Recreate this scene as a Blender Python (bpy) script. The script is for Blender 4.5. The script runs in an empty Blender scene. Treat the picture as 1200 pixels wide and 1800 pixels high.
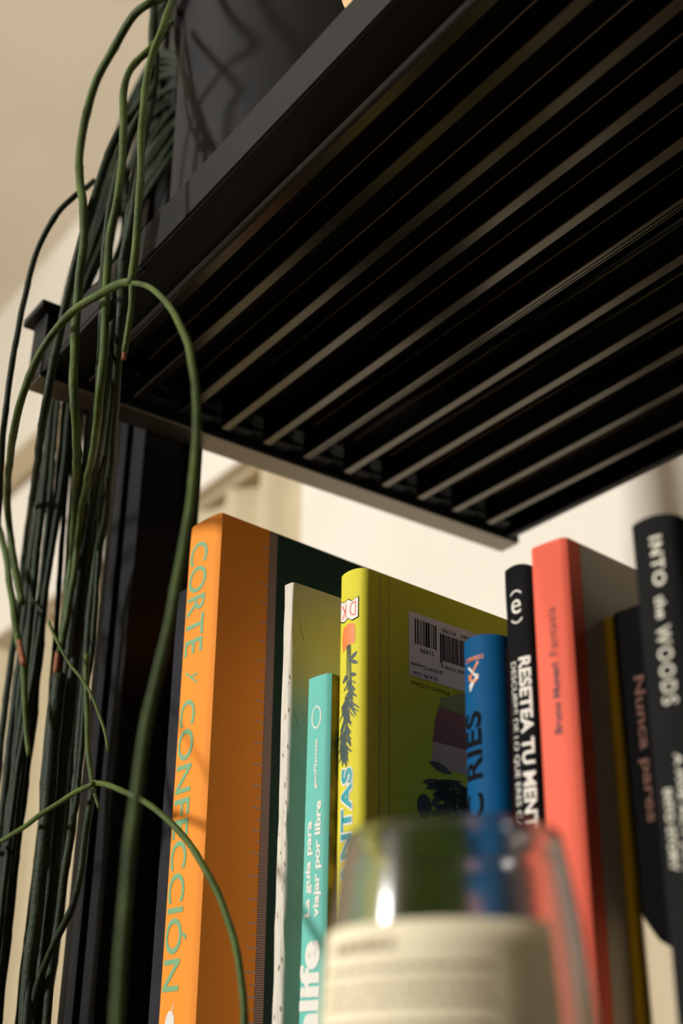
import bpy, bmesh, math, random
from mathutils import Vector, Matrix, noise
random.seed(7)
S = bpy.context.scene
COL = S.collection

# ------------------------------------------------------------------ camera
F = 2147.0
ROT = Matrix(((0.5947115, 0.3569152, 0.7203678), (0.8039284, -0.2686614, -0.5305847), (0.0041613, 0.894669, -0.4467103)))
cam_d = bpy.data.cameras.new('camera'); cam = bpy.data.objects.new('camera', cam_d); COL.objects.link(cam)
cam.matrix_world = ROT.to_4x4()
cam_d.sensor_fit = 'VERTICAL'; cam_d.sensor_height = 36; cam_d.sensor_width = 24; cam_d.lens = F / 1800 * 36
cam_d.clip_start = 0.01; cam_d.clip_end = 50
cam_d.dof.use_dof = True; cam_d.dof.focus_distance = 0.535; cam_d.dof.aperture_fstop = 6.5
S.camera = cam

# ------------------------------------------------------------------ world, light, exposure
w = bpy.data.worlds.new('sky'); S.world = w; w.use_nodes = True
w.node_tree.nodes['Background'].inputs[0].default_value = (0.75, 0.85, 1.0, 1)
w.node_tree.nodes['Background'].inputs[1].default_value = 0.3
S.view_settings.view_transform = 'Standard'; S.view_settings.look = 'None'
S.view_settings.exposure = 0.0; S.view_settings.gamma = 1.0; S.view_settings.use_curve_mapping = False
S.cycles.max_bounces = 10; S.cycles.transparent_max_bounces = 12

def area(name, loc, target, sx, sy, power, col, spread=180):
    l = bpy.data.lights.new(name, 'AREA'); l.shape = 'RECTANGLE'; l.size = sx; l.size_y = sy; l.energy = power; l.color = col
    l.spread = math.radians(spread)
    o = bpy.data.objects.new(name, l); COL.objects.link(o); o.location = loc
    o.rotation_euler = (Vector(target) - Vector(loc)).to_track_quat('-Z', 'Y').to_euler(); return o
# daylight through window_1 in the front wall
area('window_daylight', (-1.09, -2.42, 0.95), (-0.45, 0.3, 0.25), 0.32, 0.36, 92, (1.0, 0.985, 0.975))

# ------------------------------------------------------------------ helpers
def ray(px, py):
    return ROT @ Vector(((px - 600) / F, (900 - py) / F, -1.0))
def aty(px, py, y):
    r = ray(px, py); return r * (y / r.y)
def atx(px, py, x):
    r = ray(px, py); return r * (x / r.x)

def lin(c):
    return tuple((v / 255 / 12.92 if v / 255 <= .04045 else ((v / 255 + .055) / 1.055) ** 2.4) for v in c)
MATS = {}
def mat(name, rgb, rough=.5, spec=.5, metal=0, noise_amt=0, noise_scale=40, bump=0, bump_scale=300, coat=0, rgb2=None, stretch=None):
    if name in MATS: return MATS[name]
    m = bpy.data.materials.new(name); m.use_nodes = True; nt = m.node_tree; b = nt.nodes['Principled BSDF']
    c = lin(rgb)
    b.inputs['Base Color'].default_value = (*c, 1); b.inputs['Roughness'].default_value = rough
    b.inputs['Specular IOR Level'].default_value = spec; b.inputs['Metallic'].default_value = metal
    b.inputs['Coat Weight'].default_value = coat
    tc = nt.nodes.new('ShaderNodeTexCoord'); src = tc.outputs['Object']
    if stretch:
        mp = nt.nodes.new('ShaderNodeMapping'); mp.inputs['Scale'].default_value = stretch
        nt.links.new(src, mp.inputs[0]); src = mp.outputs[0]
    if noise_amt or rgb2:
        n = nt.nodes.new('ShaderNodeTexNoise'); n.inputs['Scale'].default_value = noise_scale; n.inputs['Detail'].default_value = 5
        nt.links.new(src, n.inputs['Vector'])
        mx = nt.nodes.new('ShaderNodeMix'); mx.data_type = 'RGBA'
        c2 = lin(rgb2) if rgb2 else tuple(v * (1 - noise_amt) for v in c)
        mx.inputs['A'].default_value = (*c, 1); mx.inputs['B'].default_value = (*c2, 1)
        rp = nt.nodes.new('ShaderNodeMapRange'); rp.inputs['From Min'].default_value = .38; rp.inputs['From Max'].default_value = .66
        nt.links.new(n.outputs['Fac'], rp.inputs['Value']); nt.links.new(rp.outputs[0], mx.inputs['Factor'])
        nt.links.new(mx.outputs['Result'], b.inputs['Base Color'])
    if bump:
        n2 = nt.nodes.new('ShaderNodeTexNoise'); n2.inputs['Scale'].default_value = bump_scale; n2.inputs['Detail'].default_value = 3
        nt.links.new(src, n2.inputs['Vector'])
        bp = nt.nodes.new('ShaderNodeBump'); bp.inputs['Strength'].default_value = bump; bp.inputs['Distance'].default_value = .001
        nt.links.new(n2.outputs['Fac'], bp.inputs['Height']); nt.links.new(bp.outputs[0], b.inputs['Normal'])
    MATS[name] = m; return m

def obj(name, verts, faces, m, parent=None, smooth=False, **props):
    me = bpy.data.meshes.new(name); me.from_pydata([tuple(v) for v in verts], [], faces); me.update()
    return link(name, me, m, parent, smooth, **props)
def link(name, me, m, parent=None, smooth=False, **props):
    if m is not None:
        me.materials.clear(); me.materials.append(m)
    if smooth:
        for p in me.polygons: p.use_smooth = True
    o = bpy.data.objects.new(name, me); COL.objects.link(o)
    if parent is not None: o.parent = parent
    for k, v in props.items(): o[k] = v
    return o
def bmobj(name, bm, m, parent=None, smooth=False, **props):
    bmesh.ops.recalc_face_normals(bm, faces=bm.faces)
    me = bpy.data.meshes.new(name); bm.to_mesh(me); bm.free()
    return link(name, me, m, parent, smooth, **props)
def box_bm(bm, x0, x1, y0, y1, z0, z1, bev=0):
    r = bmesh.ops.create_cube(bm, size=1); vs = r['verts']
    for v in vs:
        v.co = Vector(((x0 + x1) / 2 + v.co.x * (x1 - x0), (y0 + y1) / 2 + v.co.y * (y1 - y0), (z0 + z1) / 2 + v.co.z * (z1 - z0)))
    if bev:
        es = list({e for v in vs for e in v.link_edges})
        bmesh.ops.bevel(bm, geom=es, offset=bev, segments=2, affect='EDGES', profile=.5)
def box(name, x0, x1, y0, y1, z0, z1, m, parent=None, bev=0, **props):
    bm = bmesh.new(); box_bm(bm, x0, x1, y0, y1, z0, z1, bev); return bmobj(name, bm, m, parent, **props)
def thing(name, label, cat, loc=(0, 0, 0), group=None, rot=None):
    o = bpy.data.objects.new(name, None); COL.objects.link(o); o.location = loc; o.empty_display_size = .02
    if rot: o.rotation_euler = rot
    o['label'] = label; o['category'] = cat
    if group: o['group'] = group
    return o
def extrude_x(name, prof, x0, x1, m, parent=None, caps=True, **props):
    n = len(prof); v = [(x0, a, b) for a, b in prof] + [(x1, a, b) for a, b in prof]
    f = [(i, (i + 1) % n, n + (i + 1) % n, n + i) for i in range(n)]
    bm = bmesh.new(); bv = [bm.verts.new(q) for q in v]
    for q in f: bm.faces.new([bv[i] for i in q])
    if caps: bm.faces.new(bv[:n]); bm.faces.new(bv[n:][::-1])
    return bmobj(name, bm, m, parent, **props)

# ------------------------------------------------------------------ room shell
wall_m = mat('painted plaster wall', (238, 231, 215), rough=.85, spec=.2, noise_amt=.05, noise_scale=6, bump=.15, bump_scale=220)
ceil_m = mat('painted plaster ceiling', (240, 230, 210), rough=.9, spec=.2, noise_amt=.05, noise_scale=3, bump=.1, bump_scale=160)
side_m = mat('deep brown painted wall', (58, 50, 42), rough=.8, spec=.2, noise_amt=.1, noise_scale=6)
floor_m = mat('oak floor', (128, 100, 72), rough=.5, noise_amt=.35, noise_scale=6, stretch=(1, 8, 1))
trim_m = mat('sandy painted timber trim', (176, 158, 124), rough=.6, noise_amt=.1, noise_scale=20)
cloth_m = mat('cream curtain cloth', (206, 192, 158), rough=.9, spec=.1, noise_amt=.06, noise_scale=60, bump=.3, bump_scale=900)
glassw = None
FL, CE = -1.2, 1.80
XL, XR, YF, YB = -3.2, 1.6, -2.5, 0.80
box('floor', XL - .1, XR + .1, YF - .1, YB + .1, FL - .1, FL, floor_m, kind='structure')
box('ceiling', XL - .1, XR + .1, YF - .1, YB + .1, CE, CE + .1, ceil_m, kind='structure')
def wall_open_y(name, y0, y1, x0, x1, ox0, ox1, oz0, oz1):
    bm = bmesh.new()
    box_bm(bm, x0, ox0, y0, y1, FL, CE); box_bm(bm, ox1, x1, y0, y1, FL, CE)
    box_bm(bm, ox0, ox1, y0, y1, FL, oz0); box_bm(bm, ox0, ox1, y0, y1, oz1, CE)
    return bmobj(name, bm, side_m, kind='structure')
wall_open_y('wall_front', YF - .1, YF, XL - .1, XR + .1, -1.60, -.85, .45, 1.35)
box('wall_left', XL - .1, XL, YF, YB + .1, FL, CE, wall_m, kind='structure')
box('wall_right', XR, XR + .1, YF, YB + .1, FL, CE, side_m, kind='structure')
# back wall: a pier behind the shelving, then a recess with the curtained window further left
bm = bmesh.new(); box_bm(bm, -.998, XR, .68, YB + .1, FL, CE, 0); box_bm(bm, XL, -.998, YB, YB + .1, FL, CE, 0)
bmobj('wall_back', bm, wall_m, kind='structure')
wf = box('window_1', -1.60, -.85, YF - .07, YF - .03, .45, .49, wall_m, kind='structure')
for a in ((-1.60, -.85, 1.31, 1.35), (-1.60, -1.56, .49, 1.31), (-.89, -.85, .49, 1.31)):
    box('window_frame', a[0], a[1], YF - .07, YF - .03, a[2], a[3], wall_m, wf)
box('baseboard_back', -.998, XR, .665, .68, FL, FL + .09, trim_m, kind='structure')
# boarding over the curtained recess
box('trim_1', XL, -1.0, .70, YB, 1.055, 1.135, trim_m, bev=.004, kind='structure')
box('trim_2', XL, -1.0, .715, YB, .765, 1.055, wall_m, bev=.004, kind='structure')
# curtain
cu = thing('curtain', 'cream pleated curtain hanging in the recess behind the shelving', 'curtain', (-2.1, .745, .755))
NX, NZ = 260, 14; vs = []; fs = []
for i in range(NX + 1):
    u = i / NX; x = -1.05 + u * 2.09
    for j in range(NZ + 1):
        t = j / NZ; amp = .012 + .012 * t
        y = amp * math.sin(u * 2 * math.pi * 24 + .7 * math.sin(u * 19) + .3 * t) + .006 * math.sin(u * 90)
        vs.append((x, y, -t * 1.90))
for i in range(NX):
    for j in range(NZ):
        a = i * (NZ + 1) + j; fs.append((a, a + NZ + 1, a + NZ + 2, a + 1))
obj('curtain_cloth', vs, fs, cloth_m, cu, smooth=True)
bm = bmesh.new(); box_bm(bm, -1.06, 1.04, -.012, .012, -.004, .010, .002); bmobj('curtain_rail', bm, trim_m, cu)

# ------------------------------------------------------------------ shelving unit
black = mat('black powder coated steel', (10, 10, 11), rough=.5, spec=.22, bump=.12, bump_scale=1500)
blackg = mat('matt black slat body', (8, 8, 8), rough=.5, spec=.22)
edgem = mat('slat edge in reflected light tone', (90, 85, 76), rough=.24, metal=1)  # same metal as the slat body, with reflected light put into the colour
railm = mat('rail underside in lit tone', (128, 120, 108), rough=.4, metal=.9)  # black rail metal lightened to paint in the light on its underside
unit = thing('shelving_unit', 'black metal shelving unit with slatted decks and a grooved upright', 'shelf', (-.56, .29, FL))
OFF = Vector((.56, -.29, -FL))
def U(o):
    o.location = OFF; return o
CS = [.2258, .2530, .2818, .3095, .3383, .3675, .3980, .4276, .4568, .4862, .5169]
XE = .24
def slat_profile(grooved=False):
    # y relative to the fin centre, z relative to the underside of the fin
    pr = [(-.0034, .0170), (-.0034, .0166), (-.0028, .0162), (-.0028, .0004), (-.0024, 0)]
    if grooved: pr += [(-.0009, 0), (-.0007, .0008), (-.0003, .0008), (-.0001, 0), (.0010, 0), (.0012, .0008), (.0016, .0008), (.0018, 0)]
    pr += [(.0024, 0), (.0028, .0004), (.0028, .0170), (.0240, .0170), (.0250, .0174), (.0250, .0200), (-.0034, .0200)]
    return pr
def deck(zb, y0):
    fr = bmesh.new()
    box_bm(fr, -.430, XE, y0, y0 + .0022, zb - .0003, zb + .0212, .0006)            # front lip
    box_bm(fr, -.546, -.4315, y0 + .0024, y0 + .0050, zb + .0008, zb + .0250, .0005)   # recessed end of the lip
    box_bm(fr, -.546, XE, y0 + .0020, .2215, zb + .0035, zb + .0055, .0004)
    box_bm(fr, -.546, XE, .5405, .5465, zb - .000, zb + .030, .0008)                 # rear edge
    frame = U(bmobj('deck_frame', fr, black, unit))
    base = extrude_x('slat', slat_profile(), -.5346, XE, blackg, frame)
    grv = extrude_x('slat', slat_profile(True), -.5346, XE, blackg, frame)
    for q in (base, grv):
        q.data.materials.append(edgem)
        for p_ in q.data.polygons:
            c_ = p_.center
            if (c_.z < .0009 and abs(p_.normal.x) < .5) or (c_.y < -.0029 and .0161 < c_.z < .0168 and abs(p_.normal.x) < .5): p_.material_index = 1  # painted glints: fin undersides and seam bevel get the lit tone
    cb = bmesh.new(); box_bm(cb, -.546, -.5335, .0045, .0190, .0040, .0100, .001); box_bm(cb, -.5425, -.5300, .0060, .0165, .0095, .0130, .0008)
    clip = bmobj('clip', cb, black, frame)
    first = True
    for i, c in enumerate(CS):
        if i == 5: o = grv
        elif first: o = base; first = False
        else: o = bpy.data.objects.new('slat', base.data); COL.objects.link(o); o.parent = frame
        o.location = (0, c, zb)
        k = clip if i == 0 else bpy.data.objects.new('clip', clip.data)
        if i: COL.objects.link(k); k.parent = frame
        k.location = (0, c, zb)
    rail = bmesh.new()
    box_bm(rail, -.5615, -.5435, y0 + .001, .5535, zb - .0006, zb + .040, .0010)
    box_bm(rail, -.5660, -.5400, y0 - .004, .5535, zb + .0400, zb + .0450, .0008)
    box_bm(rail, -.5435, -.5345, y0 + .006, .5400, zb + .0062, zb + .009, .0004)
    box_bm(rail, -.5300, -.5275, .5240, .5300, zb + .001, zb + .017, .0006)
    r = U(bmobj('end_rail', rail, black, unit)); cap = bmesh.new(); box_bm(cap, -.5612, -.5438, y0 + .0015, .5530, zb - .0016, zb - .0006, .0004); bmobj('rail_lit_underside', cap, railm, r); r2 = r.copy(); COL.objects.link(r2); r2.parent = unit  # thin strip added under the rail to carry the painted light
    r2.location = OFF + Vector((.80, 0, 0))
    return frame
deck(.360, .197)
deck(-.0552, .150)
ZS = -.0350
def post_bm(x0, x1, y0, y1):
    # 40 mm square extrusion with a slot down the middle of each face
    s = .0045; d = .010; xm = (x0 + x1) / 2; ym = (y0 + y1) / 2
    p = [(x0, y0), (xm - s, y0), (xm - s, y0 + d), (xm + s, y0 + d), (xm + s, y0), (x1, y0), (x1, ym + .006), (x1 - d * .5, ym + .006), (x1 - d * .5, ym + .013), (x1, ym + .013), (x1, y1),
         (xm + s, y1), (xm + s, y1 - d), (xm - s, y1 - d), (xm - s, y1), (x0, y1), (x0, ym + s), (x0 + d, ym + s), (x0 + d, ym - s), (x0, ym - s)]
    bm = bmesh.new(); n = len(p)
    a = [bm.verts.new((q[0], q[1], 0)) for q in p]; b = [bm.verts.new((q[0], q[1], 2.30)) for q in p]
    for i in range(n): bm.faces.new((a[i], a[(i + 1) % n], b[(i + 1) % n], b[i]))
    bm.faces.new(a[::-1]); bm.faces.new(b); return bm
postm = mat('black anodised aluminium upright', (25, 25, 27), rough=.45, spec=.3, stretch=(1, 1, .02), noise_amt=.3, noise_scale=900)
bm = post_bm(-.602, -.562, .272, .311); bmesh.ops.bevel(bm, geom=[e for e in bm.edges if abs(e.verts[0].co.z - e.verts[1].co.z) > 1], offset=.0006, segments=1, affect='EDGES')
p = bmobj('upright', bm, postm, unit); p.location = (.56, -.29, 0)
p2 = p.copy(); COL.objects.link(p2); p2.parent = unit; p2.location = (.56 + .844, -.29, 0)

# ------------------------------------------------------------------ books
page_m = mat('cream paper page block', (214, 203, 176), rough=.9, spec=.1, stretch=(1, 1, 1), noise_amt=.15, noise_scale=900)
def cmat(n, rgb, rough=.65, **k): return mat(n, rgb, rough=rough, spec=k.pop('sp', .14), noise_amt=k.pop('na', .06), noise_scale=k.pop('ns', 50), bump=.08, bump_scale=700, **k)
class Book: pass
def book(name, label, base, h, t, depth, ang, lean, m, bulge=.0006, rad=.0012, th=.0006, hard=0, dz=0, wear=0):
    b = Book(); b.t = t; b.h = h; b.bulge = bulge
    a = math.radians(ang)
    r = thing(name, label, 'book', (base[0], base[1], ZS), 'books standing on the lower deck', (0, math.radians(lean), a))
    # keep rotation order: lean about the book's own depth axis, then turn about the vertical
    r.rotation_euler = (Matrix.Rotation(a, 3, 'Z') @ Matrix.Rotation(math.radians(lean), 3, 'Y')).to_euler()
    b.root = r
    N = 12; outer = [(0, depth)]
    for i in range(N + 1):
        u = -t * i / N; q = 2 * (i / N) - 1
        outer.append((u, -bulge * (1 - q * q) + (rad * (abs(q) ** 10))))
    outer.append((-t, depth))
    def inset(pts, d):
        out = []
        for i, p_ in enumerate(pts):
            p0 = Vector(pts[max(i - 1, 0)]); p1 = Vector(pts[min(i + 1, len(pts) - 1)]); q = Vector(p_)
            if i == 0 or i == len(pts) - 1: tn = (p1 - p0).normalized(); out.append(q + Vector((-tn.y, tn.x)) * -d)
            else:
                tn = ((q - p0).normalized() + (p1 - q).normalized()).normalized(); out.append(q + Vector((-tn.y, tn.x)) * -d)
        return out
    inn = inset(outer, th)
    bm = bmesh.new(); K = 24
    def zz(k, o): return h * k / K
    rnd = random.Random(name + str(base[0]))
    rows = []
    for k in range(K + 1):
        ow = []; 
        for (x, y) in outer:
            e = wear * (rnd.random() - .5) if y < depth * .5 else 0
            zt = h * k / K
            if k == K: zt += dz * (1 - (2 * x / t + 1) ** 2) + (x / t) * wear * .6 * 0
            ow.append(bm.verts.new((x + e * .3, y + e, zt)))
        iw = [bm.verts.new((p_.x, p_.y, h * k / K + (dz if k == K else 0) * 0)) for p_ in inn]
        rows.append((ow, iw))
    for k in range(K):
        for s_ in (0, 1):
            A, B_ = rows[k][s_], rows[k + 1][s_]
            for i in range(len(A) - 1): bm.faces.new((A[i], A[i + 1], B_[i + 1], B_[i]))
        for i in (0, len(outer) - 1): bm.faces.new((rows[k][0][i], rows[k + 1][0][i], rows[k + 1][1][i], rows[k][1][i]))
    for k in (0, K):
        for i in range(len(outer) - 1): bm.faces.new((rows[k][0][i], rows[k][0][i + 1], rows[k][1][i + 1], rows[k][1][i]))
    b.cover = bmobj('cover', bm, m, r)
    for p_ in b.cover.data.polygons: p_.use_smooth = abs(p_.normal.z) < .3
    b.cover.data.set_sharp_from_angle(angle=math.radians(40))
    ins = .003 if hard else .0002
    bm = bmesh.new(); box_bm(bm, -t + th + .0001, -th - .0001, th + .0008, depth - ins - .0005, ins, h - ins); bmobj('page_block', bm, page_m, r)
    return b
def on(b, face, p, q, e=.00012):
    # p = thickness / depth coordinate, q = height, in metres -> local point
    if face == 's':
        k = 2 * (-p / b.t) - 1
        return Vector((p, -b.bulge * (1 - k * k) + .0012 * abs(k) ** 10 - e, q))
    return Vector((e, p, q))
def bend(b, me, face, e):
    # cut a flat print at the facet lines of the spine, then lay it on the spine; vertices come in mm
    bm = bmesh.new(); bm.from_mesh(me)
    if face == 's':
        for i in range(1, 12):
            bmesh.ops.bisect_plane(bm, geom=list(bm.verts) + list(bm.edges) + list(bm.faces), plane_co=(-b.t * 1000 * i / 12, 0, 0), plane_no=(1, 0, 0), dist=1e-4)
    for v in bm.verts: v.co = on(b, face, v.co.x / 1000, v.co.y / 1000, e)
    bm.to_mesh(me); bm.free()
def decal(b, name, face, polys, m, e=.00012, label=None, stuff=False):
    vs = []; fs = []
    for poly in polys:
        n0 = len(vs)
        for (p_, q) in poly: vs.append((p_, q, 0))
        fs.append(tuple(range(n0, n0 + len(poly))))
    o = obj(name, vs, fs, m, b.root); bend(b, o.data, face, e)
    if label: o['label'] = label
    if stuff: o['kind'] = 'stuff'
    return o
def text(b, face, s, c, length, height, direction, m, name='lettering', bold=0, e=.00016, shear=0, sp=1.0):
    """c=(p,q) centre mm; direction: 'up','down' reading along the spine, 'r' upright, 'inv' upside down"""
    cu_ = bpy.data.curves.new(name, 'FONT'); cu_.body = s; cu_.resolution_u = 4; cu_.offset = bold; cu_.shear = shear; cu_.space_character = sp
    to = bpy.data.objects.new('tmp', cu_); COL.objects.link(to)
    dg = bpy.context.evaluated_depsgraph_get(); me = bpy.data.meshes.new_from_object(to.evaluated_get(dg))
    bpy.data.objects.remove(to); me.materials.clear()
    xs = [v.co.x for v in me.vertices]; ys = [v.co.y for v in me.vertices]
    x0, x1, y0, y1 = min(xs), max(xs), min(ys), max(ys)
    for v in me.vertices:
        a = ((v.co.x - x0) / (x1 - x0) - .5) * length; d = ((v.co.y - y0) / (y1 - y0) - .5) * height
        if direction == 'up': P = (c[0] - d, c[1] + a)
        elif direction == 'down': P = (c[0] + d, c[1] - a)
        elif direction == 'inv': P = (c[0] - a, c[1] - d)
        else: P = (c[0] + a, c[1] + d)
        v.co = (P[0], P[1], 0)
    bend(b, me, face, e)
    o = link(name, me, m, b.root); return o
def ell(c, a, b_, n=20, a0=0, a1=360):
    return [(c[0] + a * math.cos(math.radians(a0 + (a1 - a0) * i / n)), c[1] + b_ * math.sin(math.radians(a0 + (a1 - a0) * i / n))) for i in range(n + (a1 - a0 < 360))]
def ring(c, a, b_, wd, n=28, a0=0, a1=360):
    out = []
    for i in range(n):
        t0 = math.radians(a0 + (a1 - a0) * i / n); t1 = math.radians(a0 + (a1 - a0) * (i + 1) / n)
        out.append([(c[0] + (a - wd) * math.cos(t0), c[1] + (b_ - wd) * math.sin(t0)), (c[0] + a * math.cos(t0), c[1] + b_ * math.sin(t0)),
                    (c[0] + a * math.cos(t1), c[1] + b_ * math.sin(t1)), (c[0] + (a - wd) * math.cos(t1), c[1] + (b_ - wd) * math.sin(t1))])
    return out
def seg(p0, p1, w0, w1=None):
    w1 = w0 if w1 is None else w1
    d = Vector(p1) - Vector(p0); n = Vector((-d.y, d.x)).normalized()
    a = Vector(p0); c = Vector(p1)
    return [tuple(a + n * w0 / 2), tuple(a - n * w0 / 2), tuple(c - n * w1 / 2), tuple(c + n * w1 / 2)]
def leaf(p0, p1, wd):
    d = Vector(p1) - Vector(p0); n = Vector((-d.y, d.x)).normalized(); a = Vector(p0)
    return [tuple(a + d * f + n * wd * g) for f, g in ((0, 0), (.3, -.4), (.6, -.5), (.85, -.3), (1, 0), (.85, .3), (.6, .5), (.3, .4))]

white_ink = mat('white ink', (235, 230, 214), rough=.6)
cream_ink = mat('cream ink', (226, 219, 194), rough=.6)

# grey book beside the upright
grey_b = book('book', 'plain dark charcoal book, leftmost of the row, between upright and orange book', (-.4975, .275), .2747, .0150, .20, 6, 0, cmat('charcoal cover', (52, 52, 55), sp=.05, rough=.8, na=.2))
# orange sewing book
orange_m = cmat('orange cover', (250, 152, 54), ns=20, na=.04)
B = book('book', 'thick orange book on cutting and sewing, green capitals down its spine', (-.4662, .270), .3021, .0260, .215, 6, 0, orange_m, bulge=.0004)
green_ink = mat('sage green ink', (120, 170, 118), rough=.6)
def linetext(b, items, m, **k):
    for (s, q0, q1, p_, hgt) in items: text(b, 's', s, (p_, (q0 + q1) / 2), abs(q1 - q0), hgt, 'down', m, **k)
linetext(B, [('CORTE', 291.0, 232.5, -15.7, 14.6)], green_ink, bold=.009)
text(B, 's', 'y', (-15.8, 221.0), 7.8, 9.6, 'down', green_ink, shear=.3, bold=-.004)
linetext(B, [('CONFECCIÓN', 210.5, 83.5, -15.6, 15.2)], green_ink, bold=.009)
ob = decal(B, 'spool_drawing', 's', [ell((-16, 70), 3.4, 6), seg((-15.4, 74), (-13.8, 79), .9, .2)], mat('off white print', (226, 220, 212), rough=.6))
decal(B, 'green_panel', 'r', [[(36.1, .2), (213, .2), (213, 302.0), (36.1, 302.0)]], cmat('dark green cover panel', (38, 62, 50)), label='dark green cover panel')
decal(B, 'tape_band', 'r', [[(31.2, .2), (36.2, .2), (36.2, 302.0), (31.2, 302.0)]], mat('dusky violet print', (122, 92, 84), rough=.5), e=.00014)
tk = [[(31.4, q - .16), (36.0, q - .16), (36.0, q + .16), (31.4, q + .16)] for q in [i * 1.0 + .5 for i in range(301)]]
tk += [[(25.8, q - .3), (31.4, q - .3), (31.4, q + .3), (25.8, q + .3)] for q in range(2, 300, 10)]
tk += [[(28.6, q - .25), (31.4, q - .25), (31.4, q + .25), (28.6, q + .25)] for q in range(7, 300, 10)]
decal(B, 'ruler_ticks', 'r', tk, mat('pale lilac ink', (196, 168, 158), rough=.5), e=.0002, stuff=True)
sp = [ell((-25.8, q), .35, .5, 8) for q in (266, 214, 201, 106)]
decal(B, 'corner_scuffs', 's', sp, white_ink, e=.0004, stuff=True)

# white booklet
B = book('book', 'thin white paperback with scuffed chipped spine, between orange and teal books', (-.4246, .2849), .2540, .0065, .150, 5, .3, cmat('worn white cover', (222, 214, 196), na=.05), wear=.0006, bulge=.0003)
r_ = random.Random(3)
scf = []
for q in (174, 150, 141, 133, 118, 108, 88, 70, 125, 190, 205, 160):
    p_ = r_.uniform(-4.8, -1.0); scf.append(leaf((p_, q), (p_ + r_.uniform(-1.2, 1.2), q + r_.uniform(1, 3.5)), .7)); scf.append(leaf((-.9, q + 3), (-1.1, q + 5.5), .5))
decal(B, 'spine_chips', 's', scf, mat('exposed board', (176, 152, 118), rough=.9))
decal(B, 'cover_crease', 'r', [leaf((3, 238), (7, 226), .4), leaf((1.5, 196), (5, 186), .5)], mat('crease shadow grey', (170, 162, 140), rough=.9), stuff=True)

# teal travel guide
teal_m = cmat('teal cover', (116, 200, 182), ns=30)
B = book('book', 'slim teal travel guide, white ring and slab lettering reading upwards', (-.3980, .2846), .2030, .0145, .150, 6, 1.0, teal_m)
decal(B, 'ring_emblem', 's', ring((-7.2, 185.2), 3.0, 4.9, .62), white_ink)
text(B, 's', 'geoPlaneta', (-6.6, 165.5), 20.5, 2.3, 'up', white_ink, bold=.02)
text(B, 's', 'La guía para', (-9.4, 124.3), 37, 4.3, 'up', white_ink, bold=.03)
text(B, 's', 'viajar por libre', (-4.2, 127.7), 45, 4.3, 'up', white_ink, bold=.03)
text(B, 's', 'vanlife', (-7.8, 69.0), 56, 11.6, 'up', white_ink, bold=.045, sp=1.02)
decal(B, 'photo_panel', 'r', [[(1.2, .2), (149, .2), (149, 202.6), (1.2, 202.6)]], mat('dark mottled photo print', (34, 44, 46), rough=.4, rgb2=(150, 128, 62), noise_scale=70), label='dark mottled photo cover')

# yellow-green plant book, standing upside down
yg = cmat('yellow green cover', (226, 214, 62), ns=25, na=.08)
B = book('book', 'yellow-green hardback on houseplants standing upside down, barcode sticker on its cover', (-.3803, .2896), .2457, .0168, .170, 5, 1.0, yg, bulge=.0014, rad=.002, dz=.0009, th=.0016)
redi = mat('vermilion ink', (232, 84, 58), rough=.5)
wl = mat('white logo print', (238, 226, 214), rough=.5); dk = mat('near black print', (12, 13, 14), rough=.85, spec=.1)
lg = [(-14.8, 225.0), (-14.8, 233.6), (-12.0, 232.6), (-9.3, 233.4), (-7.0, 232.0), (-3.6, 233.2), (-3.6, 224.4), (-7.0, 223.6), (-9.3, 225.2), (-12.0, 223.9)]
lgo = [((x + 9.2) * 1.07 - 9.2, (y - 228.6) * 1.09 + 228.6) for x, y in lg]
decal(B, 'logo_outline', 's', [lgo], dk, e=.00012); decal(B, 'logo_ground', 's', [lg], wl, e=.00018)
text(B, 's', 'D K', (-9.2, 228.5), 9.2, 6.2, 'inv', redi, e=.00026, bold=-.01)
decal(B, 'flowerpot_print', 's', [[(-12.6, 210.4), (-13.4, 216.5), (-12.6, 221.0), (-9.0, 222.6), (-5.6, 221.8), (-5.0, 218.4), (-5.2, 213.0), (-8.0, 213.4), (-10.2, 212.0)]], mat('bright orange print', (246, 128, 52), rough=.5))
pl_ = []; rp = random.Random(11)
for k in range(5): pl_.append(seg((-9.8 + k * .55, 213), (-9.6 + k * .7 + rp.uniform(-.4, .4), 196), .35))
for x, y, dx, dy in ((-8, 206, 4.2, 3), (-8, 206, 4.6, -2), (-9, 200, -3.5, -3), (-8, 200, 4, -1), (-9, 198, -2, 2)): pl_.append(leaf((x, y), (x + dx, y + dy), 1.8))
for k in range(150):
    q = rp.uniform(166, 199); cx_ = -7.6 - (199 - q) * .10 + rp.uniform(-1.2, 1.2)
    sgn = rp.choice((-1, 1)); L = rp.uniform(3, 6.4) * (1 if 170 < q < 192 else .7)
    a = math.radians(rp.uniform(25, 75)); pl_.append(leaf((cx_, q), (max(-15.9, min(-.6, cx_ + sgn * L * math.cos(a))), q - L * 1.5 * math.sin(a)), rp.uniform(.5, 1.0)))
decal(B, 'plant_print', 's', pl_, mat('slate green print', (56, 74, 66), rough=.6), stuff=True)
text(B, 's', 'PLANTAS', (-8.9, 131.2), 61, 7.4, 'up', white_ink, bold=.085, e=.00014, sp=1.08)
text(B, 's', 'PLANTAS', (-8.9, 131.2), 60, 6.4, 'up', mat('turquoise ink', (30, 156, 160), rough=.5), bold=.035, e=.00026, sp=1.08)
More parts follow.
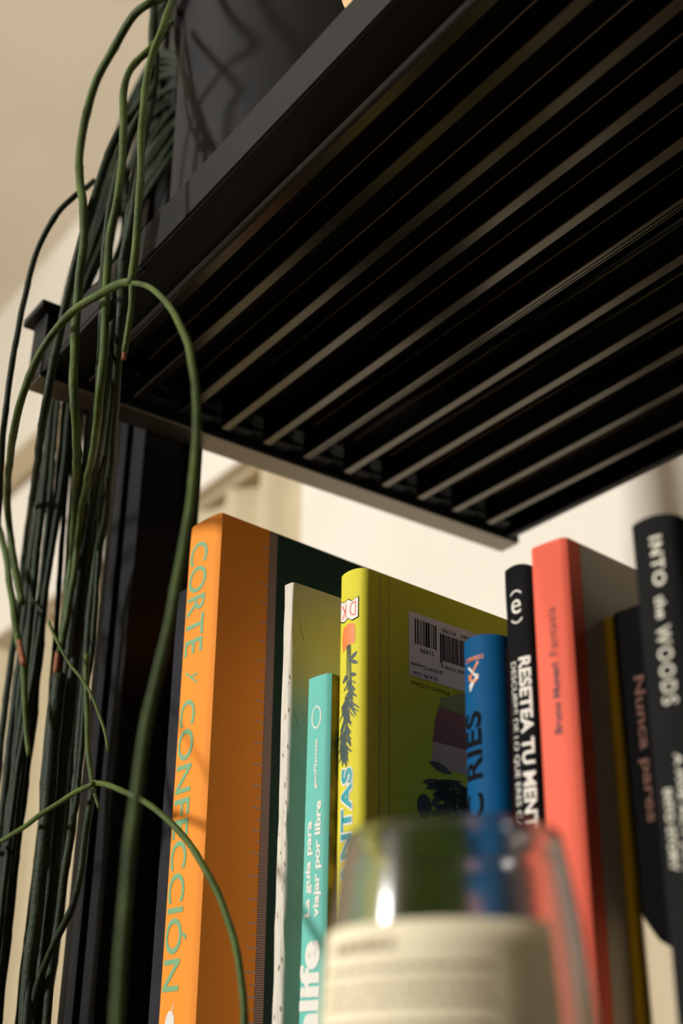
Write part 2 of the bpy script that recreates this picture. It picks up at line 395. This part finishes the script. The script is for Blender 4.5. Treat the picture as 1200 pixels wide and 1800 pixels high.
# hinge groove and sticker on the back cover
decal(B, 'hinge_groove', 'r', [[(7.6, 1), (8.3, 1), (8.3, 244.5), (7.6, 244.5)], [(13.0, 1), (13.5, 1), (13.5, 244.5), (13.0, 244.5)]], mat('olive crease', (170, 158, 44), rough=.6))
decal(B, 'barcode_sticker', 'r', [[(25.0, 204.0), (72, 204.0), (72, 233.0), (25.0, 233.0)]], mat('white sticker paper', (224, 204, 200), rough=.6), label='white barcode sticker, upside down', e=.0002)
bars = []; rb = random.Random(5)
x = 28.6
while x < 42.0:
    wd = rb.choice((.35, .35, .7, 1.05)); bars.append([(x, 218.8), (x + wd, 218.8), (x + wd, 230.2), (x, 230.2)]); x += wd + rb.choice((.35, .5, .8))
x = 44.0
while x < 69.0:
    wd = rb.choice((.3, .3, .55, .8)); lo = 215.0 if 45.2 < x < 67 else 213.6; bars.append([(x, lo), (x + wd, lo), (x + wd, 227.3), (x, 227.3)]); x += wd + rb.choice((.3, .4, .6))
decal(B, 'barcode', 'r', bars, dk, e=.0003)
for s, c, L, hh in (('51499', (36, 216.6), 8.5, 2.2), ('$14.99 USA', (34.5, 205.7), 15, 1.9), ('$18.99 Canada', (35.5, 209.3), 19, 1.9), ('473783', (50, 229.2), 9, 1.9), ('51465', (61.5, 229.2), 8, 1.9), ('978-1-4654-7378-3', (57.5, 212.4), 26, 1.6), ('Printed in China', (37.5, 200.8), 23, 1.8)):
    text(B, 'r', s, c, L, hh, 'inv', dk, name='barcode_figures', e=.0003)
decal(B, 'maroon_print', 'r', [[(38.5, 178), (84, 178), (84, 193), (42.5, 193.5), (40, 187)]], mat('maroon print', (120, 34, 56), rough=.5))
decal(B, 'pink_print', 'r', [[(38, 168), (84, 166), (84, 178), (38.5, 178)]], mat('dusky pink print', (196, 150, 132), rough=.5))
decal(B, 'green_print', 'r', [[(42.6, 193.5), (84, 193.5), (84, 203), (56, 203), (50, 200), (44, 198)]], mat('olive green print', (108, 128, 44), rough=.5))
pp = [ell((33, 150), 4.2, 5)]
for k in range(46):
    a = math.radians(rp.uniform(150, 380)); c = (52 + rp.uniform(-4, 4), 156 + rp.uniform(-9, 9)); L = rp.uniform(8, 17)
    pp.append(leaf(c, (max(34, c[0] + L * math.cos(a)), c[1] + L * .6 * math.sin(a) - 2), rp.uniform(2, 4)))
pp += [leaf((50, 161), (32, 160), 3.8), leaf((50, 166), (36, 169), 3.6), leaf((48, 152), (37, 151), 2)]
decal(B, 'houseplant_print', 'r', pp, mat('bottle green print', (36, 44, 34), rough=.5), e=.00022, stuff=True)

# blue book with rounded spine
blue_m = cmat('blue cover', (8, 82, 128), rough=.6, sp=.08)
B = book('book', 'blue book with rounded spine and black author name reading upwards', (-.3097, .2994), .1962, .0206, .130, 8, 1.3, blue_m, bulge=.0045, rad=.003, dz=.0010)
ork = mat('orange ink', (238, 132, 42), rough=.5)
text(B, 's', 'CONNECT', (-11.8, 188.6), 9.6, 1.6, 'inv', ork, bold=.02)
for m_, sg in ((ork, [((-9.4, 187), (-14.4, 180.5)), ((-14.6, 182.6), (-11.8, 179.2)), ((-11.8, 179.2), (-9.6, 181))]), (white_ink, [((-14.6, 185.8), (-9.6, 180.6)), ((-9.6, 182.2), (-14, 176.6)), ((-14.2, 178), (-12.4, 180))])):
    decal(B, 'woven_emblem', 's', [seg(a, b_, .8) for a, b_ in sg], m_)
text(B, 's', 'ERIC RIES', (-13.2, 139.5), 58, 9.0, 'up', dk, bold=.02)
text(B, 's', 'STARTUP', (-13.4, 84), 42, 8.4, 'up', mat('salmon ink', (206, 132, 104), rough=.5), bold=.0)
decal(B, 'red_panel', 'r', [[(.4, .2), (129, .2), (129, 191), (.4, 191)]], cmat('red cover panel', (190, 44, 34)), label='red cover panel')

# black self-help paperback
blk_m = cmat('black cover', (25, 25, 26), sp=.05, rough=.8, na=.15)
B = book('book', 'black paperback with white condensed capitals reading down, touching the coral book', (-.2912, .2946), .2163, .0128, .150, 4, 1.5, blk_m, bulge=.0010, dz=.0014, wear=.0004)
text(B, 's', 'RESETEA TU MENTE', (-3.7, 150.5), 63, 5.0, 'down', white_ink, bold=.03)
text(B, 's', 'DESCUBRE DE LO QUE ERES CAPAZ', (-8.9, 148.5), 65, 2.9, 'down', white_ink, bold=.0)
decal(B, 'arc_emblem', 's', ring((-6.2, 201.6), 4.2, 6.2, .6, 12, 50, 130) + ring((-6.2, 201.2), 4.2, 6.2, .6, 12, 230, 310), white_ink)
text(B, 's', 'e', (-6.2, 201.4), 4.4, 5.4, 'r', white_ink, bold=.0)

# coral book
coral_m = cmat('coral cover', (250, 112, 86), ns=20, na=.03)
B = book('book', 'coral red paperback with small dark maroon lettering, greyish white panel on its cover', (-.2628, .2845), .2144, .0155, .140, 6, 1.2, coral_m, bulge=.0003)
mar = mat('dark maroon ink', (92, 26, 30), rough=.6)
text(B, 's', 'Bruno Munari', (-7.2, 158.7), 24.0, 3.0, 'up', mar, bold=.035)
text(B, 's', 'Fantasía', (-7.4, 181.8), 17.0, 3.4, 'up', mar, bold=-.005)
decal(B, 'grey_panel', 'r', [[(7.9, .2), (139, .2), (139, 214.2), (7.9, 214.2)]], cmat('warm grey white cover panel', (196, 184, 168)), label='warm greyish white cover panel')

# thin yellow book
book('book', 'very thin yellow booklet pushed back beside the coral book', (-.2609, .3028), .1890, .0036, .120, 6, 1.2, cmat('mustard yellow cover', (226, 182, 28)), bulge=.0002)

# black book with brown title
B = book('book', 'black book with orange-brown title, set back between yellow booklet and dark grey paperback', (-.2403, .3034), .1890, .0178, .130, 4, .6, cmat('deep black cover', (14, 13, 13), sp=.05, rough=.8), bulge=.0004)
text(B, 's', 'Nunca pares', (-9.6, 141.5), 47, 5.2, 'down', mat('burnt orange ink', (100, 56, 30), rough=.7), bold=.02)
decal(B, 'beige_spine_foot', 's', [[(-17.7, .2), (-.1, .2), (-.1, 77), (-11.0, 83.5), (-17.7, 92.5)]], mat('beige spine print', (216, 196, 158), rough=.6), label='beige slanting foot of the spine')

# charcoal paperback on the far right
char_m = cmat('dark grey cover', (33, 33, 32), sp=.05, rough=.8, na=.1)
B = book('book', 'dark grey paperback with round cream capitals reading down, rightmost of the row', (-.2082, .2743), .1985, .0166, .140, 9, 1.2, char_m, bulge=.0018, rad=.002, dz=.001, wear=.0002)
text(B, 's', 'INTO', (-6.9, 184.6), 16.0, 4.1, 'down', cream_ink, sp=1.2, bold=.03)
text(B, 's', 'the', (-7.3, 170.0), 7.2, 3.4, 'down', cream_ink, bold=.02)
text(B, 's', 'WOODS', (-7.3, 152.4), 23.5, 4.7, 'down', cream_ink, sp=1.25, bold=.012)
text(B, 's', 'A FIVE ACT JOURNEY', (-6.9, 104.5), 44, 2.9, 'down', cream_ink, bold=.03)
text(B, 's', 'INTO STORY', (-11.0, 106.2), 22.0, 2.7, 'down', cream_ink, bold=.03)

# ------------------------------------------------------------------ glass tumbler with a paper label
GK = .86
GC = Vector((-.242 * GK, .2145 * GK, ZS)); GZ = -ZS
def lathe(prof, n=96, a0=0, a1=2 * math.pi, closed=True):
    vs = []; fs = []; full = abs(a1 - a0 - 2 * math.pi) < 1e-6; m_ = n if full else n + 1
    for i in range(m_):
        a = a0 + (a1 - a0) * i / n
        for r, z in prof: vs.append((r * math.cos(a), r * math.sin(a), z))
    k = len(prof)
    for i in range(n):
        j = (i + 1) % m_
        for q in range(k if closed else k - 1):
            q2 = (q + 1) % k; fs.append((i * k + q, j * k + q, j * k + q2, i * k + q2))
    return vs, fs
def gr(z):   # outer radius by height above the deck
    return gr0((z + ZS) / GK - ZS) * GK
def gr0(z):
    pts = [(0, .0240), (.004, .0275), (.012, .0305), (.025, .0328), (.040, .0337), (.056, .0334), (.076, .0318), (.090, .0298), (.0985, .0284), (.1005, .0281)]
    for (z0, r0), (z1, r1) in zip(pts, pts[1:]):
        if z <= z1: return r0 + (r1 - r0) * (z - z0) / (z1 - z0)
    return pts[-1][1]
ZT = .035 + .0655 * GK
zs = [0, .004, .008, .012, .02, .03, .04, .05, .06, .066, .072, .078, .083, .088, ZT]
outp = [(.0001, 0)] + [(gr(z), z) for z in zs] + [(gr(ZT) - .0006, ZT + .0006)]
inp = [(gr(z) - .0013, z) for z in reversed(zs[2:])]
inp += [(.022, .0065), (.0001, .006)]
g = bpy.data.materials.new('clear glass'); g.use_nodes = True
pb = g.node_tree.nodes['Principled BSDF']; pb.inputs['Base Color'].default_value = (.90, .89, .85, 1); pb.inputs['Roughness'].default_value = .13
pb.inputs['Specular IOR Level'].default_value = .3; pb.inputs['Transmission Weight'].default_value = 1; pb.inputs['IOR'].default_value = 1.35
gt = thing('glass_tumbler', 'clear tapered glass jar with a cream paper label, standing before the books', 'jar', GC)
v_, f_ = lathe(outp + inp, closed=False)
go = obj('glass_body', v_, f_, g, gt, smooth=True)
PH0 = math.atan2(-.663, .748)
lab_m = mat('cream label paper', (246, 234, 198), rough=.75, spec=.2, noise_amt=.06, noise_scale=90)
zl = [.006 + (.035 + .0418 * GK - .006) * i / 14 for i in range(15)]
prof = [(gr(z) + .0003, z) for z in zl] + [(gr(z) + .00015, z) for z in reversed(zl)]
v_, f_ = lathe(prof, n=72, a0=PH0 - math.radians(108), a1=PH0 + math.radians(44))
lo = obj('paper_label', v_, f_, lab_m, gt, smooth=True, label='cream paper label')
ink = mat('faded brown ink', (150, 128, 92), rough=.7)
vs = []; fs = []; rl = random.Random(21)
def lab_dash(a0, a1, z0, z1):
    n = max(1, int((a1 - a0) / 3)); 
    for i in range(n):
        aa = [PH0 + math.radians(a0 + (a1 - a0) * (i + q) / n) for q in (0, 1)]; k = len(vs)
        for a, z in ((aa[0], z0), (aa[1], z0), (aa[1], z1), (aa[0], z1)): vs.append(((gr(z) + .0005) * math.cos(a), (gr(z) + .0005) * math.sin(a), z))
        fs.append((k, k + 1, k + 2, k + 3))
a = -62
for L in (9, 7, 6, 10, 5): lab_dash(a, a + L * .8, .0655, .0676); a += L
for row, z in enumerate((.0615, .0580, .0552, .0510, .0480, .0450, .0415, .0385)):
    a = -66
    while a < 12:
        L = rl.uniform(2, 8); lab_dash(a, min(a + L, 13), z, z + .0010); a += L + 1.6
obj('label_print', vs, fs, ink, gt)

# ------------------------------------------------------------------ dark planter, plant, wooden tag
pot_m = mat('dark grey glazed ceramic', (25, 25, 27), rough=.6, spec=.2, noise_amt=.3, noise_scale=9, rgb2=(32, 29, 28), bump=.1, bump_scale=60)
PZ = .3805; PC = Vector((-.445, .312, PZ))
pt = thing('planter', 'large dark grey ceramic planter standing on the upper deck', 'plant pot', PC)
H_ = .235
pp_ = [(.0001, 0), (.080, 0), (.0828, .002), (.0838, .008), (.0848, .10), (.0862, .20), (.0866, .205), (.0905, .207), (.0915, .212), (.0915, .232), (.090, H_), (.086, H_), (.084, .232), (.083, .20), (.0001, .198)]
v_, f_ = lathe(pp_, closed=False); po = obj('pot_body', v_, f_, pot_m, pt, smooth=True); po.data.set_sharp_from_angle(angle=math.radians(50))
v_, f_ = lathe([(.0001, .2085), (.0835, .2085), (.0828, .200), (.0001, .199)], closed=False)
obj('soil', v_, f_, mat('potting soil', (48, 36, 26), rough=.95, noise_amt=.5, noise_scale=120, bump=.8, bump_scale=200), pt)

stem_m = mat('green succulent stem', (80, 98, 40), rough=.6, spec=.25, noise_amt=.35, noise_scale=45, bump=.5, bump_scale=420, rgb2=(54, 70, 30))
stem_shade = mat('shaded green succulent stem', (34, 46, 22), rough=.6, spec=.25, noise_amt=.35, noise_scale=45, bump=.5, bump_scale=420, rgb2=(26, 36, 18))  # same stem green, darkened to paint in the shade inside the bundle
tip_m = mat('dry brown stem joint', (150, 92, 56), rough=.8, noise_amt=.4, noise_scale=300)
plant = thing('hanging_cactus', 'trailing mistletoe cactus with long green cord-like stems spilling from the planter', 'plant', (PC.x, PC.y, PC.z + .2085))
PO = Vector(plant.location)
def cr(P, n=8):
    out = []
    for i in range(len(P) - 1):
        p0, p1, p2, p3 = P[max(i - 1, 0)], P[i], P[i + 1], P[min(i + 2, len(P) - 1)]
        for k in range(n):
            t = k / n
            out.append(.5 * ((2 * p1) + (p2 - p0) * t + (2 * p0 - 5 * p1 + 4 * p2 - p3) * t * t + (3 * p1 - p0 - 3 * p2 + p3) * t ** 3))
    out.append(P[-1]); return out
def tube(name, P, r0, r1, m, parent, n=10, seed=0, bump=.07, taper_end=False):
    # resample evenly
    pts = cr(P); L = [0]
    for a, b_ in zip(pts, pts[1:]): L.append(L[-1] + (b_ - a).length)
    step = .0035; N = max(3, int(L[-1] / step)); q = []; j = 0
    for i in range(N + 1):
        s = L[-1] * i / N
        while j < len(L) - 2 and L[j + 1] < s: j += 1
        t = (s - L[j]) / max(1e-9, L[j + 1] - L[j]); q.append(pts[j].lerp(pts[j + 1], t))
    vs = []; fs = []; up = Vector((0, 1, 0)); rs = random.Random(seed * 13 + 5)
    tan = (q[1] - q[0]).normalized(); nrm = tan.cross(up).normalized()
    ph = rs.random() * 6
    for i, c in enumerate(q):
        tg = (q[min(i + 1, N)] - q[max(i - 1, 0)]).normalized(); nrm = (nrm - tg * nrm.dot(tg)).normalized(); bn = tg.cross(nrm)
        f = i / N; r = r0 + (r1 - r0) * f; r *= 1 + bump * (noise.noise(Vector((i * .35, seed * 3.1, 0)))) + (.09 if i % 11 == 5 else 0)
        if taper_end and f > .985: r *= .55
        off = Vector((noise.noise(Vector((i * .16, seed, 3))), noise.noise(Vector((i * .16, seed, 9))), 0)) * .0006
        for k in range(n):
            a = 2 * math.pi * k / n + ph; vs.append(c + off + (nrm * math.cos(a) + bn * math.sin(a)) * r - PO)
    for i in range(N):
        for k in range(n):
            fs.append((i * n + k, i * n + (k + 1) % n, (i + 1) * n + (k + 1) % n, (i + 1) * n + k))
    fs.append(tuple(range(n))[::-1]); fs.append(tuple(N * n + k for k in range(n)))
    return obj(name, vs, fs, m, parent, smooth=True), q
sc = [0]
def swing(py, base, deep=.238):
    t = min(1, max(0, (py - 700) / 260)); t = t * t * (3 - 2 * t); return base + (deep - base) * t
def sw(pts, deep=.238): return [(a, b_, swing(b_, c, deep)) for a, b_, c in pts]
def stem(pts, width=15, m=stem_m, y=None, x=None, taper=1.0, width2=None, extra=None, **k):
    """pts: (px,py,depth plane y) ; width in photo pixels -> real radius"""
    P = []
    for p_ in pts:
        if len(p_) == 3: P.append(aty(*p_))
        else: P.append(aty(p_[0], p_[1], y) if x is None else atx(p_[0], p_[1], x))
    if extra: P = [Vector(e) for e in extra] + P
    d0 = -(ROT.transposed() @ P[len(P) // 2]).z
    r0 = width / 2 / F * d0; r1 = (width2 or width) / 2 / F * d0
    sc[0] += 1
    return tube('stem', P, r0, r1, m, plant, seed=sc[0], **k)
def joint(px, py, px2, py2, y, wd, parent):
    a = aty(px, py, y); b_ = aty(px2, py2, y); d0 = -(ROT.transposed() @ a).z; r = wd / 2 / F * d0
    o, _ = tube('dry_joint', [a, a.lerp(b_, .5), b_], r, r, tip_m, parent, seed=99, bump=.3); return o
over = [(PC.x + .01, PC.y, PC.z + .21), (PC.x - .02, .235, PC.z + .262)]    # out of the soil and over the rim
def roots(k):
    a = random.Random(k * 7 + 1); ang = math.radians(a.uniform(232, 255)); 
    return [(PC.x + .05 * math.cos(ang), PC.y + .05 * math.sin(ang), PC.z + .207), (PC.x + .082 * math.cos(ang), PC.y + .082 * math.sin(ang), PC.z + .256 + a.uniform(0, .01)),
            (PC.x + .103 * math.cos(ang), PC.y + .103 * math.sin(ang), PC.z + .235)]
Yf = .178
# the wide arch at the upper left, running down the bundle
s1, _ = stem(sw([(318, -22, .205), (285, -4, .19), (262, 6, .183), (235, 28, .18), (205, 75, .178), (175, 130, .177), (152, 200, .176), (140, 270, .176), (141, 320, .176), (147, 370, .176), (145, 440, .177), (137, 520, .178), (131, 600, .178), (130, 680, .178), (134, 760, .178), (135, 830, .178), (131, 900, .178), (126, 980, .178), (118, 1060, .18), (108, 1140, .18)]), 15.5, extra=[(PC.x + .01, PC.y - .04, PC.z + .207), (PC.x - .01, PC.y - .07, PC.z + .262)])
s1b, _ = stem(sw([(104, 1185, .18), (96, 1260, .18), (88, 1350, .18), (78, 1470, .18), (64, 1600, .18), (50, 1720, .18), (42, 1830, .18)]), 24, stem_shade)
# centre stem to the upper fork
s2, _ = stem([(322, -30, .195), (303, 2, .187), (285, 50, .18), (268, 95, .178), (256, 150, .177), (251, 200, .176), (248, 260, .176), (246, 330, .176), (241, 400, .176), (236, 450, .176), (232, 498, .176)], 13.5, extra=[(PC.x + .02, PC.y - .05, PC.z + .207), (PC.x + .01, PC.y - .078, PC.z + .26)])
t1, _ = stem([(232, 496, .176), (230, 540, .176), (225, 580, .176), (219, 620, .176)], 11.5)
joint(219, 619, 216, 632, .176, 8, t1)
stem(sw([(234, 496, .176), (215, 498, .175), (180, 514, .174), (130, 546, .172), (92, 588, .170), (60, 642, .168), (38, 700, .166), (24, 760, .165), (16, 820, .164), (13, 870, .164), (17, 930, .166), (27, 1000, .17), (38, 1060, .173)], .215), 14.5)
stem([(230, 498, .176), (250, 500, .176), (268, 509, .175), (296, 536, .173), (321, 582, .170), (338, 640, .167), (345, 700, .165), (345, 780, .163), (338, 860, .161), (324, 950, .159), (305, 1060, .157), (282, 1160, .155), (262, 1250, .153), (245, 1350, .151), (232, 1450, .149), (222, 1560, .148), (212, 1680, .147), (205, 1800, .146), (203, 1850, .146)], 15, width2=17)
# second long stem with the brown joint
s3, _ = stem(sw([(300, 40, .215), (268, 82, .19), (240, 108, .184), (225, 130, .181), (217, 165, .18), (217, 220, .18), (214, 290, .18), (206, 350, .18), (196, 400, .18), (189, 460, .18), (186, 520, .18), (183, 600, .18), (176, 690, .18), (166, 780, .181), (152, 850, .181), (140, 920, .182), (131, 1000, .182), (119, 1080, .182), (105, 1148, .182)]), 14.5)
joint(103, 1146, 97, 1188, .238, 12, s3)
stem(sw([(97, 1186, .182), (88, 1260, .182), (80, 1350, .182), (74, 1450, .182), (66, 1560, .182), (55, 1680, .182), (45, 1830, .182)]), 15, stem_shade)
# outer left arch
stem(sw([(165, 318, .20), (146, 334, .19), (128, 348, .183), (100, 375, .178), (74, 422, .175), (50, 492, .173), (32, 580, .171), (18, 660, .17), (8, 740, .17), (3, 800, .17), (0, 860, .17), (-4, 930, .17)], .20), 10.5, stem_shade)
# left stem with a brown joint and bright young tip
s5, _ = stem(sw([(-14, 900, .168), (0, 935, .168), (12, 985, .168), (19, 1040, .168), (26, 1090, .168), (34, 1140, .168)], .222), 12)
j5 = joint(33, 1128, 41, 1172, .222, 12, s5)
stem(sw([(40, 1168, .168), (43, 1220, .168), (45, 1270, .168), (48, 1305, .168), (51, 1328, .168)], .222), 12, width2=9)
# young shoots
stem(sw([(86, 1094, .17), (100, 1126, .17), (122, 1166, .169), (148, 1200, .168), (168, 1240, .167), (182, 1280, .166), (191, 1320, .165)], .224), 6.5, width2=5)
stem(sw([(-5, 915, .18), (10, 960, .18), (35, 1025, .18), (62, 1060, .18), (76, 1078, .18)], .236), 7, stem_shade)
# lower fork
stem(sw([(152, 1150, .176), (152, 1230, .176), (155, 1310, .176), (163, 1380, .175)], .236), 10.5)
stem(sw([(164, 1378, .175), (130, 1394, .174), (88, 1421, .173), (40, 1455, .172), (0, 1479, .171), (-30, 1492, .17)], .230), 9)
stem([(163, 1376, .236), (185, 1379, .236), (215, 1390, .236), (256, 1411, .238), (300, 1446, .241), (338, 1490, .244), (370, 1545, .245), (395, 1602, .245), (413, 1662, .244), (424, 1722, .243), (429, 1790, .242), (430, 1850, .242)], 12.5, width2=12.5)
stem(sw([(162, 1381, .175), (167, 1400, .174), (174, 1422, .173)], .234), 6.5, width2=5)
stem(sw([(163, 1385, .178), (158, 1425, .18), (148, 1480, .18), (141, 1540, .18), (128, 1590, .18), (112, 1625, .18), (95, 1660, .18), (70, 1720, .18), (50, 1800, .18), (40, 1840, .18)], .24), 13, stem_shade)
# front bundle running in front of the rail end
front = [
 ([(84, 690), (72, 760), (62, 840), (46, 950), (34, 1060), (20, 1160), (6, 1270), (-8, 1400)], 15, .181),
 ([(190, 880), (170, 980), (158, 1080), (150, 1180), (140, 1290), (132, 1390), (122, 1480), (108, 1580), (92, 1690), (78, 1830)], 14, .186),
 ([(176, 760), (165, 880), (150, 980), (138, 1090), (124, 1200), (112, 1310), (104, 1420), (94, 1540), (82, 1660), (62, 1830)], 15, .186),
 ([(160, 900), (142, 1000), (126, 1110), (112, 1220), (100, 1330), (92, 1440), (80, 1560), (66, 1690), (48, 1840)], 15, .184),
 ([(120, 1180), (110, 1290), (101, 1400), (90, 1520), (76, 1650), (58, 1840)], 14, .183),
 ([(186, 800), (178, 900), (172, 1000), (164, 1110), (150, 1230), (142, 1330), (136, 1400), (128, 1440), (120, 1500)], 11, .19),
]
for pts, wd, yy in front:
    pre = []
    x0, y0 = pts[0]
    if y0 > 600:
        pre = [(min(270, x0 + 175 - (y0 - 690) * .25), 150, yy + .02), (min(252, x0 + 120 - (y0 - 690) * .25), 240, yy + .006), (min(236, x0 + 78 - (y0 - 690) * .2), 360, yy), (x0 + 44 - (y0 - 690) * .1, 480, yy), (x0 + 20, 590, yy)] if y0 < 1000 else []
    stem(sw(pre + [(a, b_, yy) for a, b_ in pts], .236 + yy * .05), wd, stem_shade, extra=roots(len(pre) + wd + x0) if pre else None)
# rear bundle: hangs outside the end rail, beside the upright
rr = random.Random(4)
NR = 22
for i in range(NR):
    f = i / (NR - 1)
    xm = 88 + 122 * f + rr.uniform(-3, 3)           # where it passes under the rail
    X = -.612 + .016 * rr.random() - .006 * (1 - f)
    y0 = 95 + 210 * f + rr.uniform(-18, 18)        # height at which it comes round the planter
    up = [aty(286, y0, .268), aty(246 + rr.uniform(-6, 6), y0 + 62, .262), aty(213 + .1 * (xm - 88) + rr.uniform(-6, 6), y0 + 140, .262)]
    if y0 < 250: up.append(atx(xm + 72 - (y0 < 170) * 8, 420, X + .012))
    if y0 < 150: up.insert(3, atx(xm + 92, 330, X + .02))
    up.append(atx(xm + 34 + rr.uniform(-5, 5), 505, X + .006))
    dn = []
    part_ = (-20 if xm < 129 else 16) if 112 < xm < 146 else (9 if 184 < xm < 198 else 0)
    for py in (600, 720, 850, 980, 1110, 1240, 1370, 1500, 1640, 1850):
        dn.append(atx(xm - (py - 720) * (.108 + .006 * math.sin(i)) + rr.uniform(-2.2, 2.2) + 4 * math.sin(py / 260 + i) + part_ * min(1, max(0, (py - 850) / 500)) - (8 if f > .8 else 0) * (py - 720) / 1000, py, X))
    an = math.radians(rr.uniform(186, 196)); cs, sn = math.cos(an), math.sin(an)
    P = [Vector((PC.x + a_ * cs, PC.y + a_ * sn, PC.z + z_)) for a_, z_ in ((.05, .207), (.084, .256), (.102, .250))] + up + dn
    d0 = .63; r = rr.choice((11, 13, 15, 9)) / 2 / F * d0
    sc[0] += 1; tube('stem', P, r, r, stem_shade, plant, seed=sc[0])

# wooden tag hanging on the planter
wood = mat('pale beech wood', (226, 184, 128), rough=.55, noise_amt=.2, noise_scale=30, stretch=(1, 1, .1))
tp = aty(620, 18, .2245)
tg = thing('wooden_tag', 'pale pointed wooden tag hanging against the dark planter', 'tag', tp)
prof = [(0, 0), (.004, .0042), (.0072, .0090), (.0090, .0150), (.0092, .034), (.0070, .038), (-.0070, .038), (-.0092, .034), (-.0090, .0150), (-.0072, .0090), (-.004, .0042)]
bm = bmesh.new(); f0 = bm.faces.new([bm.verts.new((a, 0, b_)) for a, b_ in prof])
ex = bmesh.ops.extrude_face_region(bm, geom=[f0]); bmesh.ops.translate(bm, verts=[v for v in ex['geom'] if isinstance(v, bmesh.types.BMVert)], vec=(0, .003, 0))
bmesh.ops.bevel(bm, geom=list(bm.edges), offset=.0006, segments=2, affect='EDGES')
bmobj('tag_plate', bm, wood, tg)
